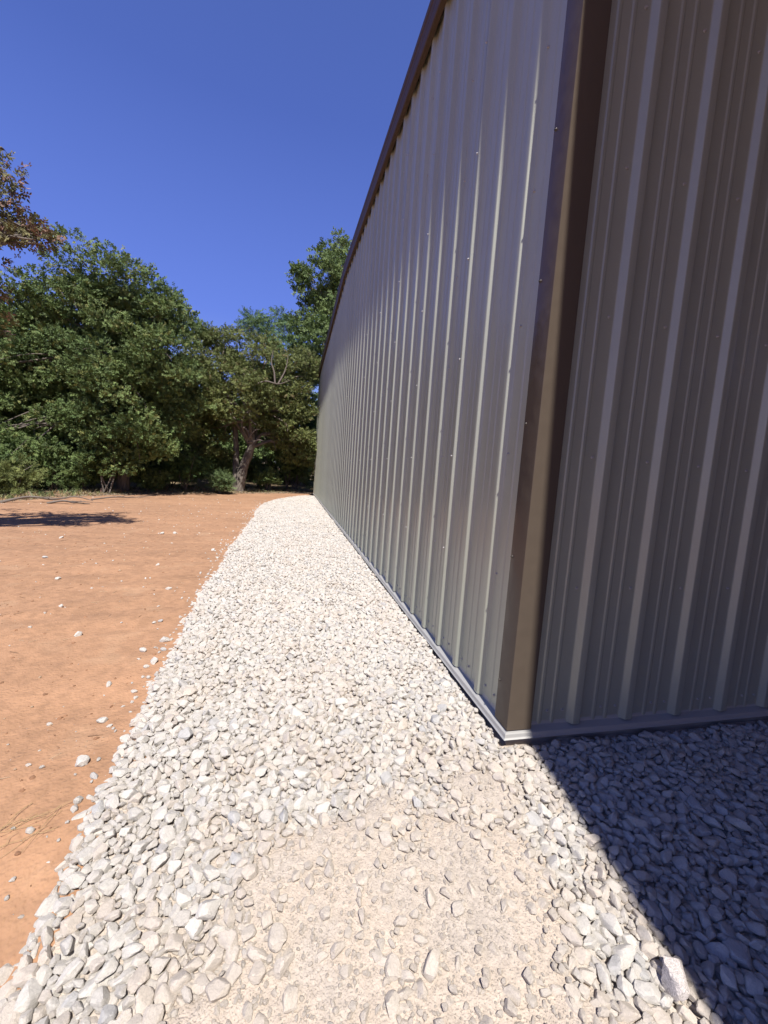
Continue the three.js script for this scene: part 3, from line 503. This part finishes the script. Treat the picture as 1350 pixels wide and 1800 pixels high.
tree('bronze_leaved_tree', 'tree with reddish brown and olive leaves reaching in over the dirt', [-5.4, 5.7], [[-5.3, 1.4, 5.7], [-5.1, 2.5, 5.75]], [0.17, 0.13, 0.10],
  [[-3.48, 4.12, 6, 0.18], [-3.6, 3.8, 6.24, 0.27], [-3.3, 3.78, 6.24, 0.16], [-2.98, 3.6, 5.88, 0.11], [-3.18, 3.54, 5.92, 0.14], [-3.76, 3.32, 5.92, 0.34], [-3.7, 3, 6.32, 0.16], [-3.54, 2.56, 5.96, 0.14], [-4.24, 4, 6.08, 0.48], [-4.48, 3.6, 5.76, 0.64], [-5.2, 4.08, 5.76, 0.88], [-3.92, 3.68, 5.36, 0.32], [-3.48, 3.6, 5.36, 0.2], [-3.6, 4.48, 6.32, 0.2], [-3.8, 4.16, 6.16, 0.32], [-3.32, 3.92, 6, 0.16], [-3.8, 2.72, 6.08, 0.2], [-3.08, 3.72, 6, 0.12]],
  { seed: 71, kind: 'loose', clumps: 38, clumpR: 0.15, twigs: 9, twig: 0.10, cols: [[0.10, 0.105, 0.04], [0.19, 0.17, 0.07]], alt: [[0.23, 0.13, 0.085], 0.28] });
for (const [x, z, lobes, label, cols, sd] of [
  [-11, 20, [[-10.86, 4.2, 20, 2.4], [-10, 2, 19, 1.8], [-11.9, 5.2, 19, 2.4], [-9.4, 4.9, 21, 1.6]], 'dense dark tree standing behind the tallest green tree', GREEN, 81],
  [-5.6, 21, [[-5.43, 3.6, 21, 1.9], [-4.33, 2.3, 20, 1.5], [-6.72, 1.9, 20, 1.8], [-5.8, 5.0, 21.4, 1.3]], 'dark tree filling the gap between tallest and olive green trees', GREEN, 82],
  [0.5, 22.5, [[0.43, 2.4, 22, 1.7], [-1.7, 1.9, 22.4, 1.7], [2.2, 2.4, 21.5, 1.6], [-0.4, 4.2, 22.6, 1.4]], 'dark tree in deep shade beyond the far corner of the building', GREEN, 83],
  [-8.6, 18.6, [[-8.64, 1.6, 18.4, 1.7], [-7.3, 1.3, 18.4, 1.4], [-9.2, 3.3, 18.6, 1.4]], 'low dark tree behind the shrubs left of the grey trunk', GREEN, 84],
  [-11.3, 14.5, [[-11.57, 3.5, 15, 2.4], [-10.3, 2.0, 14.2, 1.6], [-9.6, 3.7, 14.8, 1.6]], 'mid green tree beside the tallest tree, away from the building', GREEN, 85],
  [-14, 25, [[-14, 2, 25, 2.4], [-11.5, 1.6, 25, 2.2], [-16.5, 3, 24, 2.6]], 'dark low tree far back in the wood behind the left scrub', GREEN, 86],
  [-7.5, 26, [[-8.8, 1.6, 26, 2.2], [-6.2, 1.7, 26, 2.2], [-7.5, 3.6, 26.5, 2]], 'dark low tree far back behind the vine-covered trunk', GREEN, 87],
  [-2.8, 26, [[-3.8, 1.6, 26, 2.2], [-1.6, 1.7, 26.5, 2.2], [-2.8, 3.6, 26.5, 2]], 'dark low tree far back behind the crooked trunk', GREEN, 88],
  [2.2, 26, [[1.2, 1.6, 25.5, 2.2], [3.4, 1.7, 26, 2.2], [2.2, 3.6, 26.5, 2]], 'dark low tree far back behind the far corner of building', GREEN, 89],
]) tree('background_tree', label, [x, z], [[x + 0.1, 1.2, z], [x, 2.4, z]], [0.18, 0.14, 0.10], lobes, { seed: sd, kind: 'broad', clumps: 15, clumpR: 0.5, twigs: 30, twig: 0.27, cols }, 'trees at the back of the wood');
for (const [X, Y, Z, r, label, cols, kind, sd] of [
  [-3.48, 0.85, 15.3, 0.72, 'rounded dark green bush between the two nearer tree trunks', [[0.05, 0.10, 0.03], [0.10, 0.18, 0.05]], 'fine', 1],
  [-2.35, 0.45, 15.3, 0.36, 'small pale green bush at the foot of the crooked trunk', [[0.09, 0.14, 0.05], [0.15, 0.21, 0.08]], 'fine', 2],
  [-6.5, 0.42, 11.7, 0.6, 'olive bush beside the fallen grey branches on the dirt edge', OLIVE, 'fine', 3],
  [-0.11, 1.67, 18.5, 0.8, 'sunlit bush under the trees by the far corner of building', GREEN, 'broad', 4],
  [-6.3, 0.5, 13.2, 0.6, 'dark scrubby bush behind the fallen grey branches', GREEN, 'fine', 5],
  [-5.75, 0.4, 13.6, 0.45, 'low bush against the left side of the vine-covered trunk', GREEN, 'broad', 6],
  [-4.3, 0.45, 14.7, 0.5, 'low leafy bush against the right side of the vine-covered trunk', GREEN, 'broad', 7],
  [-0.84, 0.6, 17.6, 0.5, 'low shaded bush between crooked trunk and the building', GREEN, 'broad', 8],
  [-7.1, 0.5, 10.9, 0.7, 'olive scrub bush at the very end of the dirt edge', OLIVE, 'fine', 9],
  [-2.9, 0.9, 17.6, 0.8, 'dark bush behind the rounded bush', GREEN, 'broad', 10],
  [-5.1, 1.0, 13.3, 0.75, 'leafy green bush screening the lower vine-covered trunk', GREEN, 'broad', 11],
  [-7.3, 0.9, 12.4, 0.95, 'broad green bush behind the olive bush', GREEN, 'broad', 12],
  [-4.05, 1.0, 15.9, 0.9, 'tall dark bush left of the rounded bush', GREEN, 'broad', 13],
  [0.35, 0.9, 18.9, 0.9, 'dark bush tucked against the far end of the building', GREEN, 'broad', 14],
  [-1.3, 0.8, 18.6, 0.8, 'dark bush directly behind the crooked trunk', GREEN, 'broad', 15],
]) {
  const t = thing('bush', V(X, dirtY(X, Z) - 0.03, Z), label, 'bush'), R = rng(900 + sd), st = [];
  for (let k = 0; k < 6; k++) st.push(tube([V(X + (R() - 0.5) * 0.2, -0.06, Z + (R() - 0.5) * 0.2), V(X + (R() - 0.5) * r * 0.7, Y * 0.7, Z + (R() - 0.5) * r * 0.7), V(X + (R() - 0.5) * r * 1.5, Y + r * 0.5, Z + (R() - 0.5) * r * 1.5)], [0.022, 0.015, 0.005], 5, 0.2, k));
  const g = mergeGeometries(st); g.translate(-t.position.x, -t.position.y, -t.position.z); bpart('stems', g, M.bark, t);
  const lobes = [[X, Y, Z, r * 0.75]]; for (let k = 0; k < 6; k++) { const a = R() * 6.28; lobes.push([X + Math.cos(a) * r * 0.55, Y + (R() - 0.45) * r * 0.7, Z + Math.sin(a) * r * 0.5, r * (0.35 + 0.25 * R())]); }
  addLeaves(t, lobes, { seed: 300 + sd, kind, clumps: 44, clumpR: 0.16, twigs: 22, twig: kind === 'fine' ? 0.17 : 0.14, cols, floor: -0.03 }, 'foliage');
}

// ---------------------------------------------------------------- edge of the wood: litter, dry grass, fallen branches
const dirtEnd = X => { const pts = [[-9, 9.0], [-6.9, 9.9], [-6.0, 10.5], [-5.7, 11.9], [-5.0, 13.1], [-3.9, 14.6], [-2.3, 15.9], [-0.85, 16.9], [1, 18.2], [3, 19]]; if (X < pts[0][0]) return 8.6; for (let i = 1; i < pts.length; i++) if (X < pts[i][0]) return lerp(pts[i - 1][1], pts[i][1], (X - pts[i - 1][0]) / (pts[i][0] - pts[i - 1][0])); return 19; };
{
  const litterMap = texture(512, true, (u, v) => { const a = fbm(u * 8, v * 8, 701, 4, 8, 8), c = fbm(u * 70, v * 70, 711, 3, 70, 70), k = 0.6 + 0.9 * (c - 0.3); return [lerp(0.20, 0.30, a) * k, lerp(0.15, 0.22, a) * k, lerp(0.085, 0.13, a) * k]; });
  litterMap.repeat.set(1 / 1.5, 1 / 1.5);
  M.litter = new THREE.MeshStandardMaterial({ map: litterMap, bumpMap: dirtBump, bumpScale: 0.02, roughness: 1 });
  const pos = [], uv = [], idx = [], nx = 160, nz = 60;
  for (let j = 0; j <= nz; j++) for (let i = 0; i <= nx; i++) { const X = lerp(-26, 5, i / nx), e = dirtEnd(X) + 0.5 * (fbm(X * 1.6, 5, 721, 3) - 0.5), Z = e + 26 * Math.pow(j / nz, 2.2); pos.push(X, dirtY(X, Z) + 0.03 * smooth(0, 0.2, j / nz) - (j === 0 ? 0.02 : 0) + 0.004, -Z); uv.push(X, Z); }
  for (let j = 0; j < nz; j++) for (let i = 0; i < nx; i++) { const a = j * (nx + 1) + i, b = a + 1, c = a + nx + 1, d = c + 1; idx.push(a, b, d, a, d, c); }
  structure(mesh('woodland_floor', geo(pos, null, uv, idx), M.litter));
}
{ // dry blades: one mass along the edge of the wood
  const R = rng(33);
  const blades = (() => { const p = [], ix = []; for (let k = 0; k < 9; k++) { const a = R() * 6.28, l = 0.6 + 0.5 * R(), lean = 0.25 + 0.7 * R(), w = 0.028, s = p.length / 3, dx = Math.cos(a), dz = Math.sin(a), bx = (R() - 0.5) * 0.3, bz = (R() - 0.5) * 0.3; for (const [t, q] of [[0, 1], [0.5, 0.8], [1, 0.1]]) { const x = bx + dx * lean * l * t * t, z = bz + dz * lean * l * t * t, y = l * t * (1 - 0.35 * lean * t); p.push(x - dz * w * q, y, z + dx * w * q, x + dz * w * q, y, z - dx * w * q); } ix.push(s, s + 1, s + 3, s, s + 3, s + 2, s + 2, s + 3, s + 5, s + 2, s + 5, s + 4); } return geo(p, null, null, ix); })();
  M.grass = new THREE.MeshPhysicalMaterial({ color: 0xffffff, roughness: 0.9, transmission: 0.25, thickness: 0, side: THREE.DoubleSide });
  const list = [];
  for (let i = 0; i < 8200; i++) { const X = lerp(-9, 1.6, R()), off = -0.25 + 2.6 * Math.pow(R(), 1.8), Z = dirtEnd(X) + off; if (fbm(X * 1.5, Z * 1.5, 731, 3) < 0.44 && off > 0.2 && R() < 0.7) continue; const s = lerp(0.05, 0.2, Math.pow(R(), 1.7)) * smooth(-0.4, 0.5, off); const g = R(), col = g < 0.6 ? [0.42, 0.34, 0.19] : g < 0.85 ? [0.20, 0.19, 0.07] : [0.10, 0.14, 0.045]; list.push([new THREE.Matrix4().compose(V(X, dirtY(X, Z) + 0.0, Z), new THREE.Quaternion().setFromAxisAngle(nUp, R() * 6.28), new THREE.Vector3(s * 1.3, s, s * 1.3)), col.map(c => c * (0.7 + 0.6 * R()))]); }
  const im = new THREE.InstancedMesh(blades, M.grass, list.length), c = new THREE.Color(); list.forEach(([m, k], i) => { im.setMatrixAt(i, m); im.setColorAt(i, c.setRGB(...k)); });
  im.name = 'dry_grass'; im.castShadow = im.receiveShadow = true; tag(im, 'dry straw-coloured grass and weeds along the edge of the wood', 'grass'); im.userData.kind = 'stuff'; scene.add(im);
  // fallen leaves
  const leaf = twigGeo(12, 3, 0.5, 0.8, 1.4), L2 = [];
  for (let i = 0; i < 6000; i++) { const X = lerp(-9, 1.6, R()), off = -0.5 + 4 * Math.pow(R(), 1.6), Z = dirtEnd(X) + off; const s = lerp(0.03, 0.075, R()); const k = 0.6 + 0.7 * R(); L2.push([new THREE.Matrix4().compose(V(X, dirtY(X, Z) + 0.012 + 0.02 * smooth(0, 0.8, off), Z), new THREE.Quaternion().setFromEuler(new THREE.Euler(1.45 + 0.4 * (R() - 0.5), R() * 6.28, R() * 6.28, 'YXZ')), new THREE.Vector3(s, s, s)), [0.26 * k, 0.19 * k, 0.11 * k]]); }
  const lm = new THREE.InstancedMesh(leaf, M.grass, L2.length); L2.forEach(([m, k], i) => { lm.setMatrixAt(i, m); lm.setColorAt(i, c.setRGB(...k)); });
  lm.name = 'leaf_litter'; lm.castShadow = lm.receiveShadow = true; tag(lm, 'brown fallen leaves scattered under the edge of the wood', 'leaf litter'); lm.userData.kind = 'stuff'; scene.add(lm);
}
for (const [pts, rr, label] of [
  [[[-5.85, 0.0, 10.1], [-5.5, 0.11, 10.45], [-5.15, 0.05, 10.65], [-4.85, 0.10, 10.95], [-4.5, 0.02, 11.0]], [0.03, 0.026, 0.02, 0.016, 0.008], 'fallen grey branch lying beside the olive bush, thickest of three'],
  [[[-5.1, 0.0, 10.3], [-4.85, 0.06, 10.45], [-4.65, 0.03, 10.4], [-4.4, 0.0, 10.6]], [0.024, 0.024, 0.018, 0.008], 'short dark fallen branch just behind the tree shadow'],
  [[[-4.7, 0.0, 11.4], [-4.35, 0.06, 11.85], [-4.1, 0.03, 12.2], [-3.75, 0.04, 12.8]], [0.018, 0.016, 0.012, 0.006], 'thin pale fallen branch in front of the vine-covered trunk'],
]) {
  const t = thing('fallen_branch', V(pts[0][0], dirtY(pts[0][0], pts[0][2]), pts[0][2]), label, 'branch', 'branches fallen at the dirt edge');
  wood(t, 'stem', pts.map(p => [p[0], p[1] + dirtY(p[0], p[2]) + 0.01, p[2]]), rr, M.deadWood, 7);
  const m = pts[1], R = rng(Math.round(m[2] * 31)), y = m[1] + dirtY(m[0], m[2]);
  for (let k = 0; k < 3; k++) wood(t, 'twig', [[m[0] + k * 0.12, y, m[2] + k * 0.1], [m[0] + k * 0.15 + 0.15, y + 0.08 * R(), m[2] + (R() - 0.3) * 0.3], [m[0] + k * 0.2 + 0.35, y + 0.05 * R() - 0.02, m[2] + (R() - 0.3) * 0.5]], [rr[1] * 0.45, rr[1] * 0.3, rr[1] * 0.12], M.deadWood, 5);
}
{ // flattened dry grass wisps where dirt meets gravel
  const R = rng(43);
  M.straw = new THREE.MeshStandardMaterial({ color: new THREE.Color().setRGB(0.25, 0.2, 0.09), roughness: 1 });
  M.straw2 = new THREE.MeshStandardMaterial({ color: new THREE.Color().setRGB(0.36, 0.27, 0.14), roughness: 1 });
  for (const [X, Z, n, len, label] of [[-0.80, 1.46, 18, 0.13, 'flattened wisp of dry grass at the gravel edge on orange dirt']]) {
    const t = thing('grass_wisp', V(X, dirtY(X, Z), Z), label, 'dry grass'), gs = [[], []];
    for (let k = 0; k < n; k++) { const x = X + (R() - 0.5) * 0.16, z = Z + (R() - 0.5) * 0.12, a = 2.5 + (R() - 0.5) * 1.6, l = len * (0.4 + 0.8 * R()), p = []; for (let i = 0; i < 4; i++) { const s = i / 3, px = x + Math.cos(a) * l * (s - 0.5) + 0.012 * (R() - 0.5), pz = z - Math.sin(a) * l * (s - 0.5) + 0.012 * (R() - 0.5); p.push(V(px, dirtY(px, pz) + 0.003 + 0.012 * R(), pz)); } gs[k % 2].push(tube(p, [0.0006, 0.0007, 0.0004], 4)); }
    gs.forEach((l, i) => { const g = mergeGeometries(l); g.translate(-t.position.x, -t.position.y, -t.position.z); const o = bpart('blades', g, i ? M.straw2 : M.straw, t); o.userData.kind = 'stuff'; });
  }
}
renderer.render(scene, camera);
